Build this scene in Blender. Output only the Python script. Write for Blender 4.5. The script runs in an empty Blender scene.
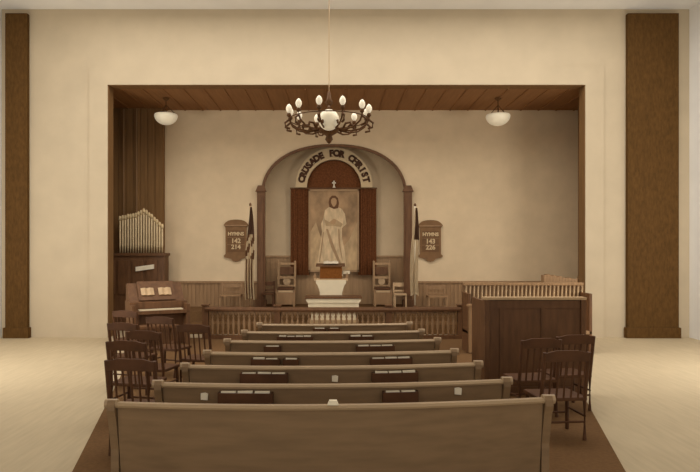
import bpy, bmesh, math, random
from mathutils import Vector, Matrix
random.seed(7)
PI = math.pi
C = bpy.context.scene.collection
S = bpy.context.scene
# ------------------------------------------------------------------ camera, light, exposure
F = 600.0; CX = 333.0; CY = 250.0; CH = 2.1          # focal length in pixels, vanishing point, eye height
cd = bpy.data.cameras.new('camera'); cam = bpy.data.objects.new('camera', cd); C.objects.link(cam)
cam.location = (0, 0, CH); cam.rotation_euler = (PI/2, 0, 0)
cd.sensor_width = 36; cd.lens = 36*F/700; cd.shift_x = (350-CX)/700; cd.shift_y = (CY-236)/700
cd.clip_end = 200
S.camera = cam
S.view_settings.view_transform = 'Standard'; S.view_settings.look = 'None'
S.view_settings.gamma = 1; S.view_settings.use_curve_mapping = False
S.view_settings.exposure = -0.56
w = bpy.data.worlds.new('world'); S.world = w; w.use_nodes = True
w.node_tree.nodes['Background'].inputs[0].default_value = (1, .965, .91, 1)
w.node_tree.nodes['Background'].inputs[1].default_value = 0.35
def area(name, loc, rot, sx, sy, power, col=(1, .955, .90)):
    l = bpy.data.lights.new(name, 'AREA'); l.shape = 'RECTANGLE'; l.size = sx; l.size_y = sy
    l.energy = power; l.color = col
    o = bpy.data.objects.new(name, l); C.objects.link(o); o.location = loc; o.rotation_euler = rot
    return o
area('rear_fill_light', (0, -4, 4.0), (math.radians(84), 0, 0), 13, 6, 420)      # added fill panel behind the camera, standing for unbuilt windows
area('roof_fill_light', (0.3, 11.1, 7.75), (0, 0, 0), 13, 4.4, 760)     # added overhead panel, placed to grade the chancel wall from dark to bright
area('nave_fill_light', (-7.85, 9.6, 2.3), (0, math.radians(-90), math.radians(45)), 1.8, 3.2, 400)   # added low side panel to brighten the lower chancel wall, no window built
area('nave_fill_light', (8.45, 9.6, 2.3), (0, math.radians(90), math.radians(-45)), 1.8, 3.2, 400)  # matching added panel on the right, likewise without a window
def P(x, y, D):                                       # photo position + distance -> point in the room
    return Vector(((x-CX)*D/F, D, CH-(y-CY)*D/F))
# ------------------------------------------------------------------ materials
def srgb(c):
    return tuple(((v/255)/12.92 if v/255 <= .04045 else ((v/255+.055)/1.055)**2.4) for v in c)
def mat(name, c, rough=.7, noise=.12, scale=6, stretch=(1,1,1), emit=0, bump=0, spec=.3, metal=0):
    m = bpy.data.materials.new(name); m.use_nodes = True
    nt = m.node_tree; b = nt.nodes['Principled BSDF']
    col = srgb(c)
    b.inputs['Roughness'].default_value = rough
    b.inputs['Specular IOR Level'].default_value = spec
    b.inputs['Metallic'].default_value = metal
    tc = nt.nodes.new('ShaderNodeTexCoord'); mp = nt.nodes.new('ShaderNodeMapping')
    mp.inputs['Scale'].default_value = stretch
    nz = nt.nodes.new('ShaderNodeTexNoise'); nz.inputs['Scale'].default_value = scale; nz.inputs['Detail'].default_value = 6
    rp = nt.nodes.new('ShaderNodeValToRGB')
    rp.color_ramp.elements[0].position = .3; rp.color_ramp.elements[1].position = .7
    rp.color_ramp.elements[0].color = tuple(v*(1-noise) for v in col)+(1,)
    rp.color_ramp.elements[1].color = tuple(min(1, v*(1+noise)) for v in col)+(1,)
    L = nt.links.new
    L(tc.outputs['Object'], mp.inputs[0]); L(mp.outputs[0], nz.inputs['Vector']); L(nz.outputs[0], rp.inputs[0])
    L(rp.outputs[0], b.inputs['Base Color'])
    if bump:
        bp = nt.nodes.new('ShaderNodeBump'); bp.inputs['Strength'].default_value = bump
        L(nz.outputs[0], bp.inputs['Height']); L(bp.outputs[0], b.inputs['Normal'])
    if emit:
        b.inputs['Emission Color'].default_value = col+(1,); b.inputs['Emission Strength'].default_value = emit
    return m
M = {}
M['cream'] = mat('cream plaster', (191, 175, 148), .9, .05, 1.6, spec=.1)
M['white'] = mat('white plaster', (240, 238, 232), .9, .03, 1.5, spec=.1)
M['wallin'] = mat('chancel plaster', (212, 189, 154), .9, .05, 2.5, spec=.1)
M['floor'] = mat('worn pale floorboards', (188, 171, 140), .6, .07, 3, (6, .6, 1), spec=.2)
M['carpet'] = mat('brown aisle carpet', (112, 84, 56), .95, .12, 30, spec=.05)
M['beam'] = mat('dark boarded ceiling', (146, 104, 64), .7, .12, 2, (8, .5, 1), spec=.2)
M['panel'] = mat('dark timber boarding', (128, 96, 60), .7, .15, 3, (6, 6, .4), spec=.15)
M['timber'] = mat('dark brown timber post', (88, 62, 30), .75, .2, 9, (3, 3, 1), spec=.1)
M['wains'] = mat('brown beadboard', (152, 120, 86), .65, .15, 4, (4, 4, .4), spec=.2)
M['wainslit'] = mat('lit beadboard', (172, 140, 104), .65, .12, 4, (4, 4, .4), spec=.2)  # lighter copy of the beadboard, its lit look put into the colour
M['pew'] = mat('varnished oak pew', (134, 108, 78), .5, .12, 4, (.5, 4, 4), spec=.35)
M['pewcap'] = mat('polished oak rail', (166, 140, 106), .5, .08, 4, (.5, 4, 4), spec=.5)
M['dark'] = mat('dark walnut', (104, 72, 46), .55, .2, 5, (3, 3, .6), spec=.25)
M['vdark'] = mat('very dark wood', (86, 56, 34), .6, .2, 5, spec=.2)
M['mid'] = mat('brown oak', (150, 118, 84), .55, .15, 4, (3, 3, .5), spec=.3)
M['light'] = mat('pale worn oak', (190, 160, 122), .5, .1, 5, spec=.3)
M['cloth'] = mat('red brown dossal cloth', (104, 64, 38), .95, .25, 22, spec=.05)
M['cloth2'] = mat('rust brown fall cloth', (124, 76, 36), .95, .2, 20, spec=.05)
M['paint'] = mat('ivory painted wood', (224, 208, 176), .55, .05, 5, spec=.3)
M['paper'] = mat('off white paper', (236, 224, 198), .8, .03, 8, spec=.1)
M['glass'] = mat('white opal glass', (226, 214, 186), .3, .02, 4, emit=.35, spec=.4)
M['bulb'] = mat('frosted bulb', (240, 228, 202), .3, .02, 4, emit=.45, spec=.4)
M['brass'] = mat('dull brass', (92, 62, 34), .6, .2, 12, spec=.15)
M['pipe'] = mat('pale organ pipe metal', (212, 190, 150), .4, .08, 6, metal=.15)
M['gold'] = mat('pale gilt', (214, 190, 146), .5, .1, 12)
M['board'] = mat('hymn board oak', (122, 90, 58), .6, .12, 8, spec=.2)
M['boardin'] = mat('hymn board recess', (108, 78, 50), .7, .1, 8, spec=.2)
M['letter'] = mat('pale letters', (200, 174, 134), .8, .02, 8)
M['ink'] = mat('dark brown lettering', (78, 50, 32), .8, .05, 8)
M['archsign'] = mat('cream lettered band', (198, 174, 136), .85, .04, 5)
M['canvas'] = mat('mottled painting ground', (158, 128, 94), .8, .36, 3.2, (1, 1, .7))
M['rocks'] = mat('painted pale ground', (178, 150, 112), .8, .26, 4, (1.6, 1, .8))
M['robe'] = mat('painted pale robe', (200, 174, 136), .8, .24, 6, (2, 1, .6))
M['fold'] = mat('painted robe folds', (162, 132, 98), .8, .1, 7)
M['skin'] = mat('painted skin', (176, 142, 104), .8, .05, 7)
M['hair'] = mat('painted hair', (104, 70, 44), .8, .05, 7)
M['flagw'] = mat('flag pale stripe', (216, 194, 156), .9, .05, 8)
M['flagr'] = mat('flag dark stripe', (112, 76, 48), .9, .05, 8)
M['flagd'] = mat('flag dark canton', (92, 64, 46), .9, .05, 8)
M['book'] = mat('brown book cloth', (116, 84, 56), .8, .1, 8)
M['key'] = mat('ivory keys', (220, 204, 172), .5, .02, 8)
# ------------------------------------------------------------------ mesh helpers
def obj(name, bm, m, parent=None, smooth=False, world=True):
    me = bpy.data.meshes.new(name); bmesh.ops.recalc_face_normals(bm, faces=bm.faces); bm.to_mesh(me); bm.free()
    for mm in (m if isinstance(m, (list, tuple)) else [m]): me.materials.append(M[mm])
    if smooth:
        for p in me.polygons: p.use_smooth = True
    o = bpy.data.objects.new(name, me); C.objects.link(o)
    if parent: o.parent = parent
    return o
def tag(o, label, cat, group=None):
    o['label'] = label; o['category'] = cat
    if group: o['group'] = group
    return o
def thing(name, label, cat, loc=(0,0,0), rz=0, group=None):
    o = bpy.data.objects.new(name, None); C.objects.link(o); o.empty_display_size = .1
    o.location = loc; o.rotation_euler = (0, 0, rz)
    return tag(o, label, cat, group)
def struct(name, bm, m, parent=None):
    o = obj(name, bm, m, parent)
    if not parent: o['kind'] = 'structure'
    return o
def copy_tree(o, parent=None):
    c = o.copy(); C.objects.link(c)
    if parent: c.parent = parent
    for ch in list(o.children): copy_tree(ch, c)
    return c
def B(): return bmesh.new()
def box(bm, x0, x1, y0, y1, z0, z1, bev=0, mi=0):
    r = bmesh.ops.create_cube(bm, size=1)
    vs = r['verts']
    for v in vs:
        v.co = Vector(((x0+x1)/2+v.co.x*(x1-x0), (y0+y1)/2+v.co.y*(y1-y0), (z0+z1)/2+v.co.z*(z1-z0)))
    fs = {f for v in vs for f in v.link_faces}
    for f in fs: f.material_index = mi
    if bev:
        es = list({e for v in vs for e in v.link_edges})
        bmesh.ops.bevel(bm, geom=es, offset=bev, segments=2, affect='EDGES', profile=.7)
    return bm
def prism(bm, pts, a0, a1, axis='y', mi=0):
    """extrude a 2-D outline; axis y: pts are (x,z); axis x: pts are (y,z); axis z: pts are (x,y)"""
    def mk(p, a):
        return Vector((p[0], a, p[1])) if axis == 'y' else Vector((a, p[0], p[1])) if axis == 'x' else Vector((p[0], p[1], a))
    A = [bm.verts.new(mk(p, a0)) for p in pts]; Z = [bm.verts.new(mk(p, a1)) for p in pts]
    n = len(pts)
    fs = [bm.faces.new(A), bm.faces.new(Z[::-1])]
    for i in range(n): fs.append(bm.faces.new((A[i], Z[i], Z[(i+1)%n], A[(i+1)%n])))
    for f in fs: f.material_index = mi
    return bm
def tube(bm, pts, r, n=8, mi=0):
    pts = [Vector(p) for p in pts]; rings = []
    rs = r if isinstance(r, (list, tuple)) else [r]*len(pts)
    for i, p in enumerate(pts):
        d = (pts[min(i+1, len(pts)-1)]-pts[max(i-1, 0)]).normalized()
        u = d.cross(Vector((0, 0, 1)))
        if u.length < .01: u = Vector((1, 0, 0))
        u.normalize(); v = d.cross(u)
        rings.append([bm.verts.new(p+(u*math.cos(t)+v*math.sin(t))*rs[i]) for t in [2*PI*k/n for k in range(n)]])
    for a, b in zip(rings, rings[1:]):
        for k in range(n): bm.faces.new((a[k], a[(k+1)%n], b[(k+1)%n], b[k])).material_index = mi
    bm.faces.new(rings[0][::-1]); bm.faces.new(rings[-1])
    return bm
def lathe(bm, prof, cx=0, cy=0, n=16):
    """prof: list of (r,z)"""
    rings = []
    for r, z in prof:
        if r < 1e-4: rings.append([bm.verts.new((cx, cy, z))])
        else: rings.append([bm.verts.new((cx+r*math.cos(2*PI*k/n), cy+r*math.sin(2*PI*k/n), z)) for k in range(n)])
    for a, b in zip(rings, rings[1:]):
        for k in range(n):
            k2 = (k+1) % n
            if len(a) == 1 and len(b) == 1: continue
            if len(a) == 1: bm.faces.new((a[0], b[k], b[k2]))
            elif len(b) == 1: bm.faces.new((a[k], a[k2], b[0]))
            else: bm.faces.new((a[k], a[k2], b[k2], b[k]))
    if len(rings[0]) > 1: bm.faces.new(rings[0][::-1])
    if len(rings[-1]) > 1: bm.faces.new(rings[-1])
    return bm
def sweep(bm, prof, yf, x0, x1, n=16):
    """profile (dy,z) carried along the curve y = yf(x)"""
    rings = []
    for i in range(n+1):
        x = x0+(x1-x0)*i/n
        rings.append([bm.verts.new((x, yf(x)+p[0], p[1])) for p in prof])
    k = len(prof)
    for a, b in zip(rings, rings[1:]):
        for j in range(k): bm.faces.new((a[j], a[(j+1)%k], b[(j+1)%k], b[j]))
    bm.faces.new(rings[0][::-1]); bm.faces.new(rings[-1])
    return bm
def text_bm(s, size, depth, M4, bold=.0):
    cu = bpy.data.curves.new('t', 'FONT'); cu.body = s; cu.size = size; cu.extrude = depth; cu.offset = bold
    cu.align_x = 'CENTER'; cu.align_y = 'CENTER'; cu.resolution_u = 3
    o = bpy.data.objects.new('t', cu); C.objects.link(o)
    bpy.context.view_layer.update()
    me = bpy.data.meshes.new_from_object(o.evaluated_get(bpy.context.evaluated_depsgraph_get()))
    bm = bmesh.new(); bm.from_mesh(me); bmesh.ops.transform(bm, matrix=M4, verts=bm.verts)
    bpy.data.objects.remove(o); bpy.data.meshes.remove(me); bpy.data.curves.remove(cu)
    return bm
def join(a, b):
    me = bpy.data.meshes.new('t'); b.to_mesh(me); b.free(); a.from_mesh(me); bpy.data.meshes.remove(me)
    return a
def beadboard(bm, x0, x1, y, z0, z1, pitch=.11, t=.03):
    """boards standing proud of the wall plane y, grooves between them"""
    n = max(1, round((x1-x0)/pitch)); p = (x1-x0)/n
    box(bm, x0, x1, y-t*.5, y, z0, z1)
    for i in range(n):
        box(bm, x0+i*p+.016, x0+(i+1)*p-.016, y-t, y-t*.5, z0, z1)
    return bm
# ------------------------------------------------------------------ the room
DW = 14.4      # invented wall with the wide chancel opening
DB = 17.0      # chancel back wall
OL = P(108, 0, DW).x; OR = P(585, 0, DW).x; OT = P(0, 85, DW).z
XL, XR, ZC = -7.95, 8.55, 7.88
bm = B(); box(bm, XL-.3, XR+.3, -6, 19, -.12, 0); struct('floor', bm, 'floor')
bm = B(); box(bm, XL-.3, XR+.3, -4.5, DW+.35, ZC, ZC+.15); struct('ceiling', bm, 'white')
bm = B(); box(bm, XL-.25, XL, -4.5, DW+.35, 0, ZC); struct('wall_left', bm, 'white')
bm = B(); box(bm, XR, XR+.25, -4.5, DW+.35, 0, ZC); struct('wall_right', bm, 'white')
bm = B()
box(bm, XL, OL, DW, DW+.3, 0, ZC); box(bm, OR, XR, DW, DW+.3, 0, ZC); box(bm, OL, OR, DW, DW+.3, OT, ZC)
struct('wall_infill', bm, 'cream')  # invented wall in the place of the cream card mount
# invented plaster band round the opening, after the card mount's embossed line
bm = B(); a = .44
box(bm, OL-a, OL, DW-.03, DW, 0, OT+a); box(bm, OR, OR+a, DW-.03, DW, 0, OT+a); box(bm, OL, OR, DW-.03, DW, OT, OT+a)
struct('trim_1', bm, 'cream')
bm = B(); box(bm, OL-.0, OL+.012, DW-.004, DW+.32, 0, OT); box(bm, OR-.012, OR, DW-.004, DW+.32, 0, OT); box(bm, OL, OR, DW-.004, DW+.32, OT-.012, OT)
struct('trim_12', bm, 'panel')
def post(n, x0, x1):  # invented posts in the place of the mount's brown paper strips
    bm = B(); box(bm, x0, x1, DW-.12, DW, 0, 7.74, .01)
    box(bm, x0-.04, x1+.04, DW-.15, DW, 0, .25, .01); struct(n, bm, 'timber')
post('trim_2', P(5,0,DW-.12).x, P(27,0,DW-.12).x)
post('trim_3', P(628,0,DW-.12).x, P(679,0,DW-.12).x)
# chancel shell
xl, xr = -7.2, P(578, 0, DB).x
bm = B(); box(bm, xl-.2, xr+1.2, DW+.3, 18.8, OT, OT+.12); struct('ceiling_chancel', bm, 'beam')
bm = B()
for i in range(30): box(bm, xl+i*.5, xl+i*.5+.03, DW+.35, DB, OT-.02, OT)
struct('trim_4', bm, 'beam')
bm = B(); box(bm, xl-.2, xl, DW+.3, DB, 0, OT); struct('wall_chancel_left', bm, 'panel')
bm = B(); prism(bm, [(OR, DW+.3), (OR+.3, DW+.3), (xr+.3, DB), (xr, DB)], 0, OT, 'z'); struct('wall_chancel_right', bm, 'panel')
# dark boarded partition behind the organ
xo = P(162.5, 0, DB-.25).x
bm = B(); n = 12; p = (xo-xl)/n
box(bm, xl, xo, DB-.23, DB-.01, 0, OT)
for i in range(n): box(bm, xl+i*p+.012, xl+(i+1)*p-.012, DB-.25, DB-.23, 0, OT)
struct('wall_organ', bm, 'panel')
# back wall with arched alcove opening
ax, aw = P(334, 0, DB).x, P(406, 0, DB).x-P(334, 0, DB).x
zs, zt = P(0, 195, DB).z, P(0, 145, DB).z
def arch_pts(wd, top, k=28, e=2.25):
    out = []
    for i in range(k+1):
        t = PI*i/k
        c, s = math.cos(t), math.sin(t)
        out.append((ax+wd*math.copysign(abs(c)**(2/e), c), zs+top*abs(s)**(2/e)))
    return out
ap = arch_pts(aw, zt-zs)
bm = B()
box(bm, xl, ax-aw, DB, DB+.2, 0, OT); box(bm, ax+aw, xr+.3, DB, DB+.2, 0, OT)
for (xa, za), (xb, zb) in zip(ap, ap[1:]):
    prism(bm, [(xa, za), (xb, zb), (xb, OT), (xa, OT)], DB, DB+.2)
struct('wall_back', bm, 'wallin')
DA = 17.85
bm = B(); box(bm, ax-aw-.5, ax+aw+.5, DA, DA+.15, 0, OT)
box(bm, ax-aw-.5, ax-aw-.3, DB+.2, DA, 0, OT); box(bm, ax+aw+.3, ax+aw+.5, DB+.2, DA, 0, OT)
struct('wall_alcove', bm, 'wallin')
# arch moulding
bm = B()
o_ = arch_pts(aw+.02, zt-zs+.02); i_ = arch_pts(aw-.055, zt-zs-.055)
for a1, b1, a2, b2 in zip(o_, o_[1:], i_, i_[1:]): prism(bm, [a2, b2, b1, a1], DB-.05, DB+.02)
struct('trim_5', bm, 'dark')
# pilasters carrying the arch
ZP = .5
for nm, x0, x1 in (('trim_6', 257.5, 265.5), ('trim_7', 403.5, 411.5)):
    bm = B(); X0, X1 = P(x0, 0, DB).x, P(x1, 0, DB).x
    box(bm, X0, X1, DB-.13, DB, ZP, P(0,192,DB).z, .01)
    box(bm, X0+.05, X1-.05, DB-.16, DB-.12, ZP+.3, P(0,198,DB).z)
    prism(bm, [(X0-.04, P(0,192,DB).z), (X1+.04, P(0,192,DB).z), (X1-.03, P(0,186,DB).z), (X0+.03, P(0,186,DB).z)], DB-.17, DB)
    box(bm, X0-.04, X1+.04, DB-.18, DB, ZP, ZP+.2, .01)
    struct(nm, bm, 'dark')
# wainscots
zw = P(0, 281, DB).z; za = P(0, 255.5, DA).z
bm = B(); beadboard(bm, xo, P(258,0,DB).x, DB, 0, zw-.05); box(bm, xo, P(258,0,DB).x, DB-.07, DB, zw-.06, zw, .01); struct('trim_8', bm, 'wains')
bm = B(); beadboard(bm, P(411,0,DB).x, xr, DB, 0, zw-.05); box(bm, P(411,0,DB).x, xr, DB-.07, DB, zw-.06, zw, .01); struct('trim_9', bm, 'wains')
bm = B(); beadboard(bm, ax-aw-.25, ax+aw+.25, DA, ZP, za-.05, .13); box(bm, ax-aw-.25, ax+aw+.25, DA-.06, DA, za-.06, za, .01); struct('trim_10', bm, 'wainslit')
bm = B(); box(bm, -4.4, 5.6, 15.6, DA, .001, ZP); struct('floor_platform', bm, 'carpet')
bm = B(); box(bm, -3.6, 3.8, 14.95, 15.6, .001, .25); struct('trim_11', bm, 'carpet')
bm = B(); prism(bm, [(-4.6, 14.3), (-2.1, 4.2), (2.35, 4.2), (5.2, 14.3)], .001, .008, 'z'); tag(obj('carpet', bm, 'carpet'), 'brown carpet under the rows of pews', 'carpet')
bm = B()
for y0, y1, z0, z1 in ((14.8, 14.9, .8, 3.0), (16.0, 16.1, .8, 3.0), (14.8, 16.1, .7, .8), (14.8, 16.1, 3.0, 3.1)): box(bm, xl, xl+.08, y0, y1, z0, z1)
struct('added_frame_1', bm, 'light')  # added empty frame out of view, made to dress a side light
# casing with its base block at the right end of the back wall
q = P(583, 268, 16.6)
bm = B(); prism(bm, [(q.x-.16, zw), (q.x+.2, zw), (q.x+.2, q.z), (q.x-.04, q.z)], 16.6, 16.7, 'y'); box(bm, q.x-.04, q.x+.2, 16.6, 16.7, q.z, OT-.03)
box(bm, q.x-.16, q.x+.2, 16.6, 16.7, ZP, zw)
struct('trim_13', bm, 'mid')
# ------------------------------------------------------------------ pews
def make_pew(k, Dc, xa, xb, label):
    yf0 = lambda x: .05*x*x+.04*x
    t = thing('pew', label, 'pew', (0, Dc, .009), 0, 'rows of curved pews')
    yf = yf0
    H = .85
    bm = B(); sweep(bm, [(.10, .06), (.135, .06), (.035, H-.035), (.0, H-.035)], yf, xa+.05, xb-.05); obj('backrest', bm, 'pew', t)
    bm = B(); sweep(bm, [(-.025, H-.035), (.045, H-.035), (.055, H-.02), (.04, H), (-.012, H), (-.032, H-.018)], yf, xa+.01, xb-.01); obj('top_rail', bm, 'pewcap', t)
    bm = B(); sweep(bm, [(.09, .40), (.50, .42), (.52, .435), (.50, .455), (.09, .44)], yf, xa+.05, xb-.05); obj('seat', bm, 'pew', t)
    for s, x in ((-1, xa), (1, xb)):
        y0 = yf(x)
        pr = [(.56, 0), (.03, 0), (.05, .12), (.05, .45), (-.01, .70), (-.045, .79), (-.045, .84), (-.02, .87), (.035, .87), (.06, .84), (.10, .72), (.20, .64), (.44, .62), (.54, .60), (.56, .54), (.50, .44), (.52, .12)]
        bm = B(); prism(bm, [(y0+a_, b_) for a_, b_ in pr], x-.025 if s < 0 else x-.04, x+.04 if s < 0 else x+.025, 'x')
        e = obj('pew_end', bm, 'pew', t)
        bm = B(); tube(bm, [(x-.05, y0+.005, .838), (x+.05, y0+.005, .838)], .04, 12); obj('scroll', bm, 'pewcap', e)
    return t, yf
rows = [  # Dc, left px, right px at ends, racks (px x0,x1), cards
 (4.80, 112, 550, [], []),
 (5.54, 159, 507, [(218, 273), (383, 419)], [(203.5, 397.5), (461, 394.5)]),
 (6.40, 186, 478, [(240, 288), (372, 419)], [(335, 379)]),
 (7.24, 208, 454, [(251, 280), (283, 299), (370, 413)], []),
 (8.18, 228, 437, [(264, 281), (356, 395)], []),
 (9.10, 245, 421, [(277, 313), (349, 374)], []),
 (10.04, 260, 409, [(313, 326), (328, 340)], []),
]
ordn = ['nearest curved oak pew, cut off by the lower edge', 'second curved oak pew from the camera, white cards at both ends',
        'third curved oak pew from the camera, one white card at its middle', 'fourth curved oak pew from the camera, with three book racks',
        'curved oak pew third from the communion rail', 'curved oak pew second from the communion rail',
        'shortest curved oak pew, nearest the communion rail']
nth = ['nearest', 'second', 'third', 'fourth', 'fifth', 'sixth', 'front']
for k, (Dc, pa, pb, racks, cards) in enumerate(rows):
    xa = (pa-CX)*(Dc+.1)/F; xb = (pb-CX)*(Dc+.2)/F
    t, yf = make_pew(k, Dc, xa, xb, ordn[k])
    for j, (ra, rb) in enumerate(racks):
        x0 = (ra-CX)*(Dc-.05)/F; x1 = (rb-CX)*(Dc-.05)/F
        ys = lambda x, yf=yf: yf(x)
        bm = B()
        sweep(bm, [(-.085, .60), (-.07, .60), (-.07, .785), (-.085, .785)], ys, x0, x1, 6)
        sweep(bm, [(-.085, .59), (.07, .59), (.07, .605), (-.085, .605)], ys, x0, x1, 6)
        for xx in (x0, x1-.015): box(bm, xx, xx+.015, yf(xx)-.085, yf(xx)+.03, .59, .785)
        obj('book_rack', bm, 'vdark', t)
        side = 'left' if (ra+rb)/2 < CX else 'right'
        n = max(1, round((x1-x0)/.155)); p = (x1-x0-.04)/n
        which = {0: 'left', 1: 'middle' if len(racks) == 3 else 'right', 2: 'right'}[j]
        grp = 'hymnals in the %s rack of the %s pew' % (which, nth[k])
        for i in range(n):
            xm = x0+.02+p*(i+.5); hw = p/2-.006
            hh = .178+random.uniform(-.006, .006)
            b = thing('hymnal', 'pale-edged hymnal in the %s rack of the %s pew%s' % (which, nth[k], '' if k == 6 else ' from camera'), 'hymnal', (xm, Dc+yf(xm)-.034, .616), 0, grp)
            b.rotation_euler = (0, random.uniform(-.03, .03), math.atan(.1*xm+.04))
            bm = B(); box(bm, -hw, hw, -.017, -.012, .0, hh); box(bm, -hw, hw, .012, .017, .0, hh); box(bm, -hw-.002, -hw+.004, -.017, .017, 0, hh)
            obj('cover', bm, 'book', b)
            bm = B(); box(bm, -hw+.004, hw-.003, -.021, .012, .004, hh+.012); obj('pages', bm, 'paper', b)
    for (cx_, cy_) in cards:
        q = P(cx_, cy_, Dc-.02); 
        wv = .033
        y = Dc+yf(q.x)
        bm = B(); tl = -.03
        prism(bm, [(q.x-wv, q.z-.028), (q.x+wv*.9, q.z-.034), (q.x+wv*1.05, q.z+.026), (q.x+wv*.2, q.z+.036), (q.x-wv, q.z+.03)], y+.003, y-.012, 'y')
        lab = {203.5: 'white card stuck at the left end of a pew back', 461: 'white card stuck at the right end of a pew back', 335: 'white card at the middle of the third pew back'}[cx_]
        tag(obj('card', bm, 'paper'), lab, 'card')
# open leaning book in the fifth row, papers lying on the nearest pews
def leaf(x, y, D, w, h, rot, lab):
    q = P(x, y, D); bm = B()
    box(bm, -w/2, w/2, -.012, .012, 0, h); 
    o = obj('paper_sheet', bm, 'paper'); o.location = q; o.rotation_euler = (0, rot, 0); tag(o, lab, 'paper'); return o
q = P(333, 405.7, 4.8)
bm = B(); prism(bm, [(q.x-.045, 0), (q.x+.045, 0), (q.x+.03, .035), (q.x-.03, .035)], 4.78, 4.83); o = obj('paper_slip', bm, 'paper'); o.location.z = .862
tag(o, 'folded white slip on top of the nearest pew rail', 'paper')
# ------------------------------------------------------------------ communion rail
DR = 14.0
t = thing('communion_rail', 'dark turned communion rail between pews and chancel', 'communion rail', (0, DR, .009))
xa, xb = P(204, 0, DR).x, P(462, 0, DR).x
yr = lambda x: .02*x*x
ztop = P(0, 307.5, DR).z-.009
bm = B(); sweep(bm, [(-.09, ztop-.09), (.09, ztop-.09), (.10, ztop-.05), (.08, ztop), (-.08, ztop), (-.10, ztop-.05)], yr, xa, xb, 20); obj('handrail', bm, 'dark', t)
bm = B(); sweep(bm, [(-.07, 0), (.07, 0), (.07, .09), (-.07, .09)], yr, xa, xb, 20); obj('bottom_rail', bm, 'dark', t)
nb = 46
hb = ztop-.09
prof = [(.022, .09), (.03, .13), (.02, .17), (.03, .24), (.036, .34), (.024, .46), (.018, .50), (.034, .53), (.02, .56), (.032, hb)]
bm0 = B(); lathe(bm0, prof, n=10); b0 = None
for i in range(nb):
    x = xa+.1+(xb-xa-.2)*(i+.5)/nb
    if b0 is None: b0 = obj('baluster', bm0, 'light' if False else 'mid', t, True); o = b0
    else: o = b0.copy(); C.objects.link(o)
    o.location = (x, yr(x), 0)
# small pointed arches between balusters form one pierced board
bm = B(); st = (xb-xa-.2)/nb
for i in range(nb):
    x = xa+.1+st*(i+.5)
    prism(bm, [(x-st/2, hb-.01), (x-st/2+.012, hb-.10), (x-.03, hb-.045), (x, hb-.03), (x+.03, hb-.045), (x+st/2-.012, hb-.10), (x+st/2, hb-.01), (x+st/2, hb+.005), (x-st/2, hb+.005)], yr(x)-.02, yr(x)+.02)
obj('arcade_board', bm, 'mid', t)
for x in (xa, -1.3, 1.3, xb):
    bm = B(); box(bm, x-.07, x+.07, yr(x)-.07, yr(x)+.07, 0, ztop+.04, .008); box(bm, x-.09, x+.09, yr(x)-.09, yr(x)+.09, ztop+.03, ztop+.06, .01)
    obj('newel_post', bm, 'dark', t)
# ------------------------------------------------------------------ dossal, painting, lettered arch
DD = 17.64
X = lambda x, D=DD: P(x, 0, D).x
Z = lambda y, D=DD: P(0, y, D).z
t = thing('dossal_curtain', 'dark red brown dossal hanging with two side panels and a half round top', 'curtain', (0, 0, 0))
def pleats(x0, x1, z0, z1, y, n=5):
    bm = B(); k = n*6; A = []; Bt = []
    for i in range(k+1):
        x = x0+(x1-x0)*i/k; d = .028*math.sin(2*PI*n*i/k)
        A.append((x, y+d))
    for (xa_, ya_), (xb_, yb_) in zip(A, A[1:]): prism(bm, [(xa_, ya_), (xb_, yb_), (xb_, yb_+.02), (xa_, ya_+.02)], z0, z1, 'z')
    return bm
obj('side_panel', pleats(X(290.5), X(309.5), Z(275), Z(189), DD+.06, 4), 'cloth', t)
obj('side_panel', pleats(X(358), X(376.5), Z(275), Z(189), DD+.06, 4), 'cloth', t)
bm = B(); box(bm, X(309), X(358.5), DD+.12, DD+.15, Z(200), Z(188)); obj('back_panel', bm, 'cloth', t)
bm = B(); tube(bm, [(X(290), DD+.04, Z(188.3)), (X(377), DD+.04, Z(188.3))], .025, 8); obj('rod', bm, 'dark', t)
r1 = X(361)-X(334); r2 = (X(372.5)-X(334)); zc = Z(187.6); xc = X(334)
half = [(xc+r1*math.cos(PI*i/32), zc+r1*1.03*math.sin(PI*i/32)) for i in range(33)]
bm = B(); prism(bm, half, DD+.08, DD+.11); obj('tympanum_cloth', bm, 'cloth', t)
t = thing('lettered_arch', 'cream half round band lettered CRUSADE FOR CHRIST above the painting', 'sign')
bm = B()
for i in range(32):
    a0, a1 = PI*i/32, PI*(i+1)/32
    prism(bm, [(xc+r*math.cos(a), zc+r*1.03*math.sin(a)) for r, a in ((r1, a0), (r2, a0), (r2, a1), (r1, a1))], DD-.07, DD-.03)
obj('band', bm, 'archsign', t)
msg = 'CRUSADE FOR CHRIST'
A0, A1 = math.radians(167), math.radians(13); rm = (r1+r2)/2
for i, ch in enumerate(msg):
    if ch == ' ': continue
    a = A0+(A1-A0)*i/(len(msg)-1)
    m4 = Matrix.Translation((xc+rm*math.cos(a), DD-.075, zc+rm*1.03*math.sin(a))) @ Matrix.Rotation(PI/2-a, 4, 'Y') @ Matrix.Rotation(PI/2, 4, 'X')
    bm = text_bm(ch, .25, .006, m4, .018)
    # blackletter spurs
    for s in (-1, 1):
        b2 = B(); prism(b2, [(-.055+.0*s, s*.095-.016), (0, s*.095-.03*s+.0), (.055, s*.095), (0, s*.095+.012)], -.006, .006)
        bmesh.ops.transform(b2, matrix=Matrix.Translation((xc+rm*math.cos(a), DD-.075, zc+rm*1.03*math.sin(a))) @ Matrix.Rotation(PI/2-a, 4, 'Y'), verts=b2.verts)
        join(bm, b2)
    obj('letter', bm, 'ink', t)
t = thing('cross', 'tiny white cross standing above the painting', 'cross', (X(334), DD-.02, Z(188.3)+.02))
bm = B(); box(bm, -.018, .018, -.01, .01, 0, .20); box(bm, -.055, .055, -.01, .01, .12, .155); box(bm, -.04, .04, -.03, .03, 0, .02); obj('cross_body', bm, 'paper', t)
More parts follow.
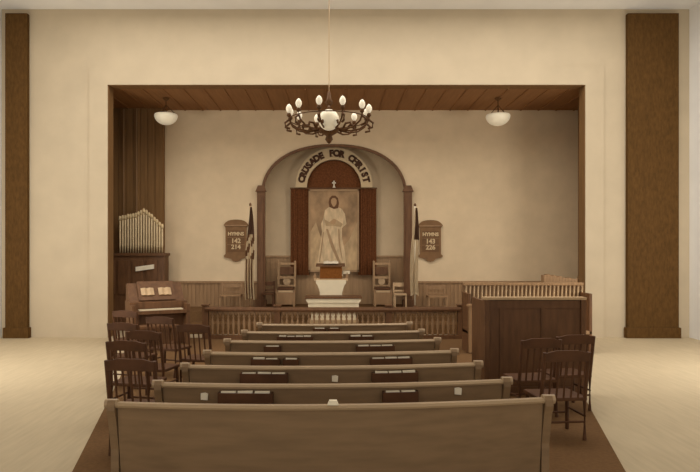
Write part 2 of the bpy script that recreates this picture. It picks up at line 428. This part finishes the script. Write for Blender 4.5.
t = thing('painting', 'tall painting of a standing robed figure between dark curtains', 'painting')
bm = B(); box(bm, X(309.5), X(358), DD+.02, DD+.04, Z(271), Z(190.5)); obj('canvas', bm, 'canvas', t)
bm = B()
for a in ((308.6, 310.2, 271.5, 189.5), (357.4, 359, 271.5, 189.5)): box(bm, X(a[0]), X(a[1]), DD-.01, DD+.03, Z(a[2]), Z(a[3]))
box(bm, X(308.6), X(359), DD-.01, DD+.03, Z(191), Z(189.3)); box(bm, X(308.6), X(359), DD-.01, DD+.03, Z(272), Z(270))
obj('frame', bm, 'fold', t)
def shape(name, pts, m, lay):
    bm = B(); prism(bm, [(X(a), Z(b)) for a, b in pts], DD+.02-.003*lay, DD+.021); return obj(name, bm, m, t)
shape('painted_ground', [(310.3, 270), (310.3, 232), (316, 222), (319, 232), (324, 246), (340, 250), (349, 240), (357.3, 222), (357.3, 270)], 'rocks', 1)
shape('painted_robe', [(329, 207), (325, 210), (323.5, 218), (321, 224), (322, 232), (320, 246), (317.5, 260), (317, 267), (326, 269), (338, 268), (346, 266), (345, 252), (342, 238), (342, 228), (346.5, 224), (345, 214), (342, 209), (337, 206.5)], 'robe', 2)
shape('painted_sleeve', [(324, 219), (329, 222), (337, 220), (343, 224), (341, 227), (333, 226), (326, 226)], 'rocks', 3)
for f in ([(326, 229), (328, 229), (333, 243), (341, 263), (339, 264), (331, 247)], [(338, 229), (339.4, 229), (340.5, 246), (343, 262), (341.5, 258), (338.6, 244)], [(323, 232), (324, 232), (322, 250), (320, 262), (319, 262)]):
    shape('painted_fold', f, 'fold', 3)
shape('painted_hair', [(329.4, 207), (328.6, 202), (329.6, 198), (332, 195.6), (335.5, 195.6), (338, 198), (339, 203), (338.2, 208), (334, 209)], 'hair', 3)
shape('painted_face', [(331.2, 203), (331, 200), (332.5, 198), (335, 198), (336.8, 200), (336.4, 204), (334.6, 206.6), (333, 206.6)], 'skin', 4)
shape('painted_hand', [(330, 221.5), (334, 218.5), (336.5, 220), (335, 224), (331, 224)], 'skin', 4)
# ------------------------------------------------------------------ pulpit + communion table
D = 16.4
t = thing('pulpit', 'ivory pulpit with a rust brown fall below its book rest', 'pulpit', (P(331,0,D).x, D, ZP))
px = D/F
zt_ = P(0, 266, D).z-ZP
def sym(w_, z_): return [(-a_*px/2, b_) for a_, b_ in zip(w_, z_)] + [(a_*px/2, b_) for a_, b_ in reversed(list(zip(w_, z_)))]
zz = lambda y: P(0, y, D).z-ZP
bm = B(); prism(bm, sym([30, 30, 27, 24, 22, 22], [zz(280), zz(283), zz(285), zz(289), zz(293), 0]), -.05, .45); obj('body', bm, 'paint', t)
bm = B(); box(bm, -17*px, 17*px, -.03, .43, zz(281), zz(278.5), .008); obj('cornice', bm, 'light', t)
bm = B(); box(bm, -10*px, 10*px, .0, .4, zz(279), zz(266)); obj('desk_case', bm, 'light', t)
bm = B(); box(bm, -11*px, 11*px, -.045, -.005, zz(278.5), zz(266.5), .006); obj('fall_cloth', bm, 'cloth2', t)
bm = B(); prism(bm, [(-.10, zz(266.6)), (.40, zz(264.5)), (.40, zz(263.6)), (-.10, zz(265.6))], -15*px, 14*px, 'x'); obj('book_rest', bm, 'dark', t)
for s in (-1, 1):
    bm = B(); prism(bm, [(s*14.2*px, zz(283)), (s*17*px, zz(280)), (s*17.5*px, zz(276)), (s*16*px, zz(272)), (s*15.2*px, zz(276)), (s*13*px, zz(281))], .02, .1); obj('scroll_bracket', bm, 'mid', t)
bm = B(); box(bm, 11.5*px, 19*px, .05, .30, zz(274), zz(271)); box(bm, 10*px, 12*px, .05, .3, zz(276), zz(272)); obj('side_tray', bm, 'paint', t)
b = thing('bible', 'large open bible lying on the pulpit rest', 'book', (P(331,0,D).x, D+.1, P(0, 264.2, D).z+.03))
bm = B(); prism(bm, [(-.2, 0), (.2, 0), (.2, .03), (.1, .05), (0, .025), (-.1, .05), (-.2, .03)], -.12, .14); obj('pages', bm, 'paper', b)
b.rotation_euler = (.1, 0, 0)
D = 15.25; px = D/F; zz = lambda y: P(0, y, D).z-.25
t = thing('communion_table', 'ivory communion table with moulded top below the pulpit', 'table', (P(333.5,0,D).x, D, .25))
bm = B(); box(bm, -28*px, 28*px, -.28, .30, zz(298), zz(296), .008); obj('tabletop', bm, 'dark', t)
bm = B(); prism(bm, [(-27*px, zz(298)), (27*px, zz(298)), (27*px, zz(300)), (25*px, zz(302)), (-25*px, zz(302)), (-27*px, zz(300))], -.26, .28); obj('cornice', bm, 'paint', t)
bm = B(); box(bm, -25*px, 25*px, -.24, .26, zz(307), zz(302), .005); obj('front_panel', bm, 'paint', t)
bm = B(); box(bm, -22*px, 22*px, -.2, .22, .1, zz(307)); obj('apron', bm, 'paint', t)
bm = B(); box(bm, -25*px, 25*px, -.27, .27, 0, .1, .01); obj('plinth', bm, 'light', t)
# ------------------------------------------------------------------ chancel chairs
def throne(x0, x1, ytop, D, lab, deep=False, zb=ZP):
    xm = (P(x0,0,D).x+P(x1,0,D).x)/2; hw = (x1-x0)*D/F/2; h = P(0, ytop, D).z-zb
    t = thing('throne_chair', lab, 'chair', (xm, D, zb), 0, 'tall chancel chairs')
    for s in (-1, 1):
        bm = B(); box(bm, s*hw-.03, s*hw+.03, .46, .52, 0, h, .006); lathe(bm, [(.03, h), (.035, h+.03), (.0, h+.07)], s*hw, .49, 8); obj('post', bm, 'wainslit', t)
        bm = B(); box(bm, s*hw-.03, s*hw+.03, -.02, .04, 0, .48, .006); obj('leg', bm, 'mid', t)
    bm = B()
    for z0, z1 in ((h-.06, h), (h*.62, h*.68), (h*.44, h*.48)): box(bm, -hw, hw, .47, .51, z0, z1)
    obj('back_rail', bm, 'wainslit', t)
    bm = B(); box(bm, -hw*.8, hw*.8, .475, .505, h*.72, h*.90, .01); obj('back_panel', bm, 'dark', t)
    bm = B(); lathe(bm, [(hw*.45, -.01), (hw*.45, .01)], 0, 0, 20); bmesh.ops.transform(bm, matrix=Matrix.Translation((0, .49, h*.56)) @ Matrix.Rotation(PI/2, 4, 'X'), verts=bm.verts); obj('medallion', bm, 'light', t)
    bm = B(); box(bm, -hw, hw, -.02, .5, .40, .46, .005); obj('seat', bm, 'light', t)
    bm = B(); box(bm, -hw*.95, hw*.95, -.03, .46, .46, .54, .03); obj('cushion', bm, 'vdark', t)
    bm = B(); box(bm, -hw+.03, hw-.03, -.01, .02, .06, .40); obj('front_panel', bm, 'mid', t)
    return t
throne(277, 294, 263, 16.95, 'tall carved chancel chair left of the pulpit')
throne(375, 391, 263, 16.95, 'tall carved chancel chair right of the pulpit')
def side_chair(x0, x1, ytop, D, lab, m='dark', zb=ZP):
    xm = (P(x0,0,D).x+P(x1,0,D).x)/2; hw = (x1-x0)*D/F/2; h = P(0, ytop, D).z-zb
    t = thing('side_chair', lab, 'chair', (xm, D, zb), 0, 'low side chairs in the chancel')
    sh = h*.5
    for s in (-1, 1):
        bm = B(); box(bm, s*hw-.022, s*hw+.022, .34, .39, 0, h, .005); obj('post', bm, m, t)
        bm = B(); box(bm, s*hw-.022, s*hw+.022, -.02, .03, 0, sh, .005); obj('leg', bm, m, t)
    bm = B(); box(bm, -hw, hw, .35, .38, h-.12, h-.01, .01); box(bm, -hw, hw, .355, .375, h*.62, h*.68); obj('backrest', bm, m, t)
    bm = B(); box(bm, -hw-.02, hw+.02, -.04, .38, sh, sh+.05, .01); obj('seat', bm, m, t)
    return t
side_chair(262, 273, 282, 16.6, 'small dark chair beside the left flag pole', 'vdark')
side_chair(395, 406, 283, 16.6, 'small pale chair beside the right chancel pilaster', 'light')
side_chair(220, 240, 284, 16.2, 'low wide chair under the left hymn board', 'mid')
side_chair(429, 447, 286, 16.2, 'low wide chair under the right hymn board', 'mid')
# ------------------------------------------------------------------ hymn boards
def hymn_board(x0, x1, y0, y1, nums, lab):
    D = 16.94; px = D/F
    t = thing('hymn_board', lab, 'hymn board', (0, 0, 0), 0, 'hymn boards on the chancel wall')
    xm = (x0+x1)/2; hw = (x1-x0)/2; pts = []
    pts += [(x0, y0+5.5), (x0+2, y0+3)] + [(xm+hw*.75*math.sin(a), y0+2.6-2.6*math.cos(a)) for a in [PI/2*i/5 for i in range(-4, 5)]] + [(x1-2, y0+3), (x1, y0+5.5)]
    pts += [(x1-2, y0+8), (x1-2, y1-8), (x1, y1-6), (x1-1.5, y1-4.5), (xm+5, y1-3), (xm+3, y1-.8), (xm, y1), (xm-3, y1-.8), (xm-5, y1-3), (x0+1.5, y1-4.5), (x0, y1-6), (x0+2, y1-8), (x0+2, y0+8)]
    def T(p_): return [(P(a_, 0, D).x, P(0, b_, D).z) for a_, b_ in p_]
    bm = B(); prism(bm, T(pts), D, D+.05); obj('board', bm, 'board', t)
    bm = B(); prism(bm, T([(x0+4, y0+11), (x1-4, y0+11), (x1-4, y1-10), (x0+4, y1-10)]), D-.006, D); obj('number_panel', bm, 'boardin', t)
    bm = B()
    for yy in (18, 25): box(bm, P(x0+4,0,D).x, P(x1-4,0,D).x, D-.02, D, P(0,y0+yy+.3,D).z, P(0,y0+yy,D).z)
    box(bm, P(x0+1,0,D).x, P(x1-1,0,D).x, D-.03, D, P(0,y0+6.5,D).z, P(0,y0+5.5,D).z); obj('ledge', bm, 'mid', t)
    for s, yy, sz in (('HYMNS', 14.5, .135), (nums[0], 21.5, .18), (nums[1], 27.5, .18)):
        m4 = Matrix.Translation((P(xm,0,D).x, D-.012, P(0,y0+yy,D).z)) @ Matrix.Rotation(PI/2, 4, 'X')
        obj('heading' if s == 'HYMNS' else 'number_card', text_bm(s, sz, .004, m4, .006), 'letter', t)
hymn_board(223.5, 248.5, 219.5, 262, ('142', '214'), 'brown shield shaped hymn board left of the arch, numbers 142 and 214')
hymn_board(418, 443, 220, 262, ('143', '226'), 'brown shield shaped hymn board right of the arch, numbers 143 and 226')
# ------------------------------------------------------------------ flags
def flag(x, D, ytop, lab, kind, yf0, yf1, wpx):
    t = thing('flag', lab, 'flag', (P(x,0,D).x, D, ZP), 0, 'flags on floor stands')
    zt = P(0, ytop, D).z-ZP
    bm = B(); lathe(bm, [(.17, 0), (.17, .03), (.06, .08), (.03, .12)], n=16); obj('base', bm, 'dark', t, True)
    bm = B(); tube(bm, [(0, 0, .1), (0, 0, zt-.08)], .02, 8); obj('pole', bm, 'light' if kind == 'us' else 'paper', t, True)
    bm = B(); lathe(bm, [(.0, zt-.1), (.035, zt-.08), (.03, zt-.03), (0, zt)], n=10); obj('finial', bm, 'dark', t, True)
    z1 = P(0, yf0, D).z-ZP; z0 = P(0, yf1, D).z-ZP
    bm = B(); nu, nv = 14, 30; G = []; W = wpx*D/F
    for j in range(nv+1):
        v = j/nv; row = []
        wd = W*(.18+.82*min(1, v*2.2)**.8) if kind == 'us' else W*(.3+.7*min(1, v*2.5))
        for i in range(nu+1):
            u = i/nu
            row.append(bm.verts.new(((u-.5)*wd+.03*math.sin(5*v+1), -.035+.035*math.sin(u*4*PI+v*2.5)*(.3+v), z1+(z0-z1)*v+.05*math.sin(u*PI)*v)))
        G.append(row)
    for j in range(nv):
        for i in range(nu):
            f = bm.faces.new((G[j][i], G[j][i+1], G[j+1][i+1], G[j+1][i]))
            if kind == 'us':
                v = j/nv
                f.material_index = 2 if v < .27 else (1 if int((v*11+i/nu*2.2)) % 2 else 0) if v < .55 else (1 if (i//2) % 2 else 0)
            else: f.material_index = 2 if j/nv < .36 and i > 3 else 0
    bmesh.ops.solidify(bm, geom=list(bm.faces), thickness=.008)
    obj('flag_cloth', bm, ['flagw', 'flagr', 'flagd'], t, True)
flag(250.3, 16.05, 202.5, 'striped flag furled on a pole left of the arch', 'us', 207, 300, 9)
flag(415, 16.05, 203, 'furled pale flag with a dark upper part right of the arch', 'plain', 208, 296, 8)
# ------------------------------------------------------------------ ceiling lights
def bowl(x, y, D, wpx, lab):
    t = thing('pendant_light', lab, 'lamp', (P(x,0,D).x, D, 0), 0, 'pendant bowl lights')
    r = wpx*D/F/2; z = P(0, y-6, D).z
    bm = B(); prof = [(0, z-r*.82)]+[(r*math.sin(a), z-r*.82*math.cos(a)) for a in [PI/2*i/8 for i in range(1, 9)]]+[(r*.96, z+.03), (r*.5, z+.05), (0, z+.06)]
    lathe(bm, prof, n=24); obj('glass_bowl', bm, 'glass', t, True)
    bm = B(); tube(bm, [(0, 0, z+.05), (0, 0, OT-.02)], .014, 6)
    for a in range(3): tube(bm, [(r*.97*math.cos(a*2.1+.3), r*.97*math.sin(a*2.1+.3), z), (0, 0, z+.28)], .01, 5)
    obj('hanger', bm, 'brass', t)
    bm = B(); lathe(bm, [(.03, OT-.08), (.09, OT-.022), (.09, OT-.02)], n=12); obj('ceiling_rose', bm, 'brass', t)
bowl(166, 121.5, 15.6, 23, 'white glass bowl light hanging above the organ')
bowl(498, 122, 15.6, 24, 'white glass bowl light hanging at the right of the chancel')
# ------------------------------------------------------------------ chandelier
D = 10.5; px = D/F
c = P(329, 120, D)
t = thing('chandelier', 'ring chandelier of small bulbs around one large white globe', 'chandelier', (c.x, D, c.z))
R = 40*px
bm = B(); k = 36
ring = [(R*math.cos(2*PI*i/k), R*math.sin(2*PI*i/k), 0) for i in range(k+1)]
tube(bm, ring, .010, 8); obj('ring', bm, 'brass', t, True)
bm = B(); lathe(bm, [(0, -.42), (.03, -.40), (.07, -.34), (.05, -.28), (.15, -.22), (.19, -.16), (.16, -.10), (.05, -.05), (.035, .25), (.08, .30), (.04, .36), (.02, .5)], n=18); obj('centre_stem', bm, 'brass', t, True)
bm = B()
nl = int((ZC-c.z-.5)/.09)
for i in range(nl+1):
    z = .5+.09*i
    if c.z+z+.09 > ZC: break
    tube(bm, [(0, 0, z), (0, 0, z+.09)], .007, 5)
tube(bm, [(0, 0, z), (0, 0, ZC-c.z)], .007, 5)
obj('suspension_rod', bm, 'light', t)
bm = B(); bmesh.ops.create_uvsphere(bm, u_segments=24, v_segments=16, radius=10.2*px); 
g = obj('globe', bm, 'glass', t, True); g.location = (0, -.30, P(0, 120, D-.3).z-c.z)
bm = B(); tube(bm, [(0, 0, .18), (0, -.16, .2), (0, -.30, .14)], .02, 6); obj('globe_arm', bm, 'brass', t)
angs = (136, 103, 71, 37, 8, -18, -49, -109, -141, -168, 172); NB = len(angs)      # the globe hangs in the front gap
for i in range(NB):
    a = -math.radians(angs[i])
    ca, sa = math.cos(a), math.sin(a)
    bm = B()
    tube(bm, [(ca*.12, sa*.12, -.16), (ca*.38, sa*.38, -.20), (ca*(R-.16), sa*(R-.16), -.17), (ca*(R-.04), sa*(R-.04), -.09), (ca*R, sa*R, .0), (ca*R, sa*R, .05)], .016, 6)
    # scroll leaves
    tube(bm, [(ca*.30, sa*.30, -.19), (ca*.36, sa*.36, -.10), (ca*.46, sa*.46, -.10), (ca*.47, sa*.47, -.15)], .02, 6)
    tube(bm, [(ca*(R+.00), sa*(R+.00), -.02), (ca*(R+.07), sa*(R+.07), -.07), (ca*(R+.06), sa*(R+.06), -.15), (ca*(R-.02), sa*(R-.02), -.17)], .02, 6)
    lathe(bm, [(.012, .03), (.04, .05), (.035, .09), (.02, .1)], ca*R, sa*R, 8)
    arm = obj('arm', bm, 'brass', t, True)
    bm = B(); lathe(bm, [(.018, .10), (.04, .125), (.054, .165), (.05, .20), (.028, .24), (.0, .26)], ca*R, sa*R, 12); obj('bulb', bm, 'bulb', arm, True)
# ------------------------------------------------------------------ organ
D = 16.3; px = D/F
t = thing('pipe_organ', 'dark pipe organ with a peaked row of pale pipes on its case', 'organ', (0, 0, 0))
x0, x1 = P(100,0,D).x, P(164.5,0,D).x
zcase = P(0, 253, D).z
bm = B(); box(bm, x0, x1, D, 16.72, 0, zcase-.08, .01); obj('case', bm, 'dark', t)
bm = B(); box(bm, x0-.02, x1+.04, D-.05, 16.74, zcase-.08, zcase, .015); obj('cornice', bm, 'dark', t)
bm = B()
for i in range(4):
    a = x0+.1+i*(x1-x0-.2)/4; b = a+(x1-x0-.2)/4-.08
    box(bm, a, b, D-.03, D, .9, zcase-.2, .01)
obj('case_panel', bm, 'dark', t)
NP = 17
def ytip(x):
    if x < 142: return 216-(x-118)*.20-(max(0, x-136)*.5)
    return 207.5+(x-142)*.85
for i in range(NP):
    x = 118.5+(161-118.5)*i/(NP-1); xx = P(x,0,D).x; zt2 = P(0, ytip(x)+random.uniform(-.6, .6), D).z
    bm = B(); r = .027
    lathe(bm, [(.012, zcase-.002), (r, zcase+.22), (r, zt2-.12), (r*.6, zt2-.1)], xx, D+.12, 10); pp = obj('pipe', bm, 'pipe', t, True)
    bm = B(); lathe(bm, [(r+.004, zt2-.12), (r+.02, zt2-.06), (r+.004, zt2), (0, zt2+.02)], xx, D+.12, 8); obj('pipe_cap', bm, 'gold', pp, True)
for i in range(3):
    x = [112, 124, 137][i]
    bm = B(); box(bm, P(x,0,16.72).x-.012, P(x,0,16.72).x+.012, 16.69, 16.72, zcase, OT-.03); obj('pipe_guide', bm, 'wains', t)
q = P(145, 268, D-.06)
bm = B(); prism(bm, [(q.x-.25, q.z-.09), (q.x+.24, q.z-.02), (q.x+.24, q.z+.10), (q.x-.25, q.z+.03)], D-.08, D-.035)
tag(obj('music_sheet', bm, 'paper'), 'white music sheet leaning on the front of the organ case', 'sheet')
# console
D = 13.2
t = thing('organ_console', 'dark organ console with a slanted music desk and ivory keys', 'organ console', (P(160,0,D).x, D, .009), math.radians(28))
bm = B(); box(bm, -.62, .62, .1, .75, 0, .95, .015); obj('case', bm, 'dark', t)
bm = B(); prism(bm, [(.25, .95), (.75, .95), (.75, 1.32), (.62, 1.34), (.30, 1.0)], -.6, .6, 'x'); obj('top_box', bm, 'dark', t)
bm = B(); box(bm, -.6, .6, -.18, .14, .70, .78, .01); obj('key_bed', bm, 'dark', t)
bm = B()
for i in range(26): box(bm, -.46+i*.036, -.46+i*.036+.03, -.16, .04, .78, .80)
obj('keyboard', bm, 'key', t)
for s in (-1, 1):
    bm = B(); box(bm, s*.58-.04, s*.58+.04, -.18, .2, 0, .9, .01); obj('cheek', bm, 'dark', t)
bm = B(); prism(bm, [(.22, .98), (.25, .97), (.60, 1.36), (.57, 1.38)], -.4, .4, 'x'); obj('music_desk', bm, 'dark', t)
def sheet_on(parent_loc, rz, u, lab, tilt=.84):
    o = bpy.data.objects.new('open_hymnal', None)
for u, lab in ((-.2, 'open hymnal on the left half of the organ music desk'), (.18, 'open hymnal on the right half of the organ music desk')):
    b = thing('open_hymnal', lab, 'hymnal', t.matrix_world.translation, 0, 'open hymnals on the organ desk')
    m = Matrix.Translation(t.location) @ Matrix.Rotation(math.radians(28), 4, 'Z') @ Matrix.Translation((u, .36, 1.15)) @ Matrix.Rotation(math.radians(48), 4, 'X')
    b.matrix_world = m
    bm = B(); prism(bm, [(-.14, 0), (.14, 0), (.14, .02), (.06, .035), (0, .015), (-.06, .035), (-.14, .02)], -.10, .10); obj('pages', bm, 'light', b)
t = thing('organ_bench', 'dark bench in front of the organ console', 'bench', (P(150,0,12.3).x, 12.35, .009), math.radians(28))
bm = B(); box(bm, -.5, .5, -.17, .17, .48, .54, .015); obj('seat', bm, 'dark', t)
for s in (-1, 1):
    bm = B(); prism(bm, [(-.15, 0), (-.08, .2), (-.15, .48), (.15, .48), (.08, .2), (.15, 0)], s*.42-.02, s*.42+.02, 'x'); obj('leg', bm, 'dark', t)
# ------------------------------------------------------------------ slat backed chairs
def slat_chair(x, D, rz, lab, group, m='vdark', h=.98, wd=.5):
    t = thing('slat_back_chair', lab, 'chair', (P(x,0,D).x, D, .009), rz, group)
    hw = wd/2
    for s in (-1, 1):
        bm = B(); tube(bm, [(s*hw*.95, -.02, 0), (s*hw, 0, .45), (s*hw, -.09, h)], .022, 8); obj('back_post', bm, m, t)
        bm = B(); tube(bm, [(s*hw, .40, 0), (s*hw*.96, .38, .44)], .022, 8); obj('leg', bm, m, t)
    bm = B(); box(bm, -hw-.02, hw+.02, -.02, .43, .43, .47, .015); obj('seat', bm, m, t)
    bm = B(); prism(bm, [(-hw, h-.10), (hw, h-.10), (hw, h-.01), (hw*.5, h+.02), (-hw*.5, h+.02), (-hw, h-.01)], -.105, -.075); obj('crest_rail', bm, m, t)
    for i in range(5):
        xx = -hw+wd*(i+1)/6
        bm = B(); tube(bm, [(xx, -.01, .46), (xx, -.085, h-.09)], .012, 6); obj('slat', bm, m, t)
    bm = B()
    tube(bm, [(-hw, .39, .2), (hw, .39, .2)], .012, 6); tube(bm, [(-hw, -.01, .2), (hw, -.01, .2)], .012, 6)
    for s in (-1, 1): tube(bm, [(s*hw, -.01, .26), (s*hw, .39, .26)], .012, 6)
    obj('stretcher', bm, m, t)
    return t
gl = 'dark chairs left of the pews'
slat_chair(128, 10.9, -.3, 'dark slat back chair behind the organ bench, farthest of the left chairs', gl)
slat_chair(163, 9.9, -.35, 'dark slat back chair beside the front pews on the left', gl)
slat_chair(126, 9.1, -.3, 'dark slat back chair at the left edge, second row of the left chairs', gl)
slat_chair(147, 8.2, -.25, 'dark slat back chair left of the fifth pew', gl)
slat_chair(196, 8.9, -.25, 'dark slat back chair closest to the ends of the front pews', gl)
slat_chair(130, 7.3, -.2, 'dark slat back chair at the lower left edge behind the nearest pew', gl)
slat_chair(134, 6.1, -.1, 'dark slat back chair nearest the camera at the left', gl)
# ------------------------------------------------------------------ choir screen and stalls on the right
D = 8.7
t = thing('choir_screen', 'tall dark panelled wooden screen with a pale top rail at the right', 'screen', (0, D, .009))
sx0, sx1 = P(486,0,D).x, P(584,0,D).x; zs_ = P(0, 297, D).z-.009
bm = B(); box(bm, sx0, sx1, 0, .05, .0, zs_-.04); obj('panel_board', bm, 'dark', t)
bm = B(); box(bm, sx0-.04, sx1+.02, -.05, .10, zs_-.04, zs_, .012); obj('top_rail', bm, 'light', t)
for a in (sx0-.03, sx1-.06):
    bm = B(); box(bm, a, a+.07, -.05, .08, 0, zs_-.04, .008); obj('corner_post', bm, 'dark', t)
bm = B()
for a in (.0, zs_-.16): box(bm, sx0+.045, sx1-.065, -.02, -.001, a, a+.11)
for f in (.16, .58): box(bm, sx0+f*(sx1-sx0)-.03, sx0+f*(sx1-sx0)+.03, -.019, -.001, .11, zs_-.16)
obj('frame', bm, 'dark', t)
bm = B(); box(bm, sx0-.02, sx0+.02, .08, .8, 0, zs_-.06, .005); obj('side_panel', bm, 'dark', t)
# choir stall behind
D = 12.6
t = thing('choir_stall', 'long slatted choir stall behind the dark screen', 'bench', (0, D, .009))
cx0, cx1 = P(463,0,D).x, P(583,0,D).x; zc_ = P(0, 283, D).z
bm = B(); box(bm, cx0, cx1, -.04, .06, zc_-.06, zc_, .01); obj('top_rail', bm, 'wains', t)
bm = B(); n = 30
for i in range(n):
    xx = cx0+(cx1-cx0)*(i+.5)/n; tube(bm, [(xx, .01, .45), (xx+.03, .01, zc_-.05)], .02, 6)
obj('slats', bm, 'light', t)
bm = B(); box(bm, cx0, cx1, .05, .08, .4, zc_-.06); obj('back_board', bm, 'mid', t)
bm = B(); box(bm, cx0, cx1, -.45, .08, .38, .45, .01); obj('seat', bm, 'mid', t)
for xx in (cx0+.03, cx1-.03):
    bm = B(); box(bm, xx-.03, xx+.03, -.45, .1, 0, zc_-.2, .01); obj('stall_end', bm, 'dark', t)
bm = B(); beadboard(bm, cx0, cx0+1.15, -.46, 0.02, .95, .09); box(bm, cx0-.03, cx0+1.18, -.52, -.44, .95, 1.0, .01); obj('front_panel', bm, 'wains', t)
# books heaped on the stall's rail
xx = P(546,0,D).x; i = 0; hs = [9, 10, 8.5, 9, 7.5, 8, 6.5, 6, 6.5, 5.5, 5, 5.5]
bm = B()
sh = thing('book_shelf', 'narrow brown shelf standing behind the choir stall', 'shelf', (0, D+.22, .009))
bm = B(); box(bm, xx-.05, cx1, -.1, .12, zc_-.08, zc_-.04, .005); obj('shelf_board', bm, 'mid', sh)
for a in (xx, cx1-.1):
    bm = B(); box(bm, a, a+.05, -.08, .1, 0, zc_-.08); obj('leg', bm, 'mid', sh)
while xx < cx1-.1 and i < len(hs):
    h = hs[i]*D/F; wv = .062
    b = thing('upright_book', 'brown book standing in the row above the choir stall', 'book', (xx+wv/2, D+.22, zc_-.031), 0, 'books above the choir stall')
    bm = B(); box(bm, -wv/2, -wv/2+.006, -.08, .08, 0, h); box(bm, wv/2-.006, wv/2, -.08, .08, 0, h); box(bm, -wv/2, wv/2, -.085, -.078, 0, h); obj('cover', bm, 'wains', b)
    bm = B(); box(bm, -wv/2+.006, wv/2-.006, -.075, .075, .004, h-.01); obj('pages', bm, 'light', b)
    xx += wv+.003; i += 1
# small shaded lamp at the far right
q = P(580.5, 281, 13.3)
# chairs in front of the screen
gr = 'dark chairs in front of the choir screen'
slat_chair(538, 7.5, .15, 'dark slat back chair in front of the screen, left of the two rear ones', gr)
slat_chair(572, 7.8, .15, 'dark slat back chair in front of the screen, farther right', gr)
slat_chair(563, 6.6, .1, 'dark slat back chair at the lower right, nearest the camera', gr)
q = P(567, 379, 6.32)
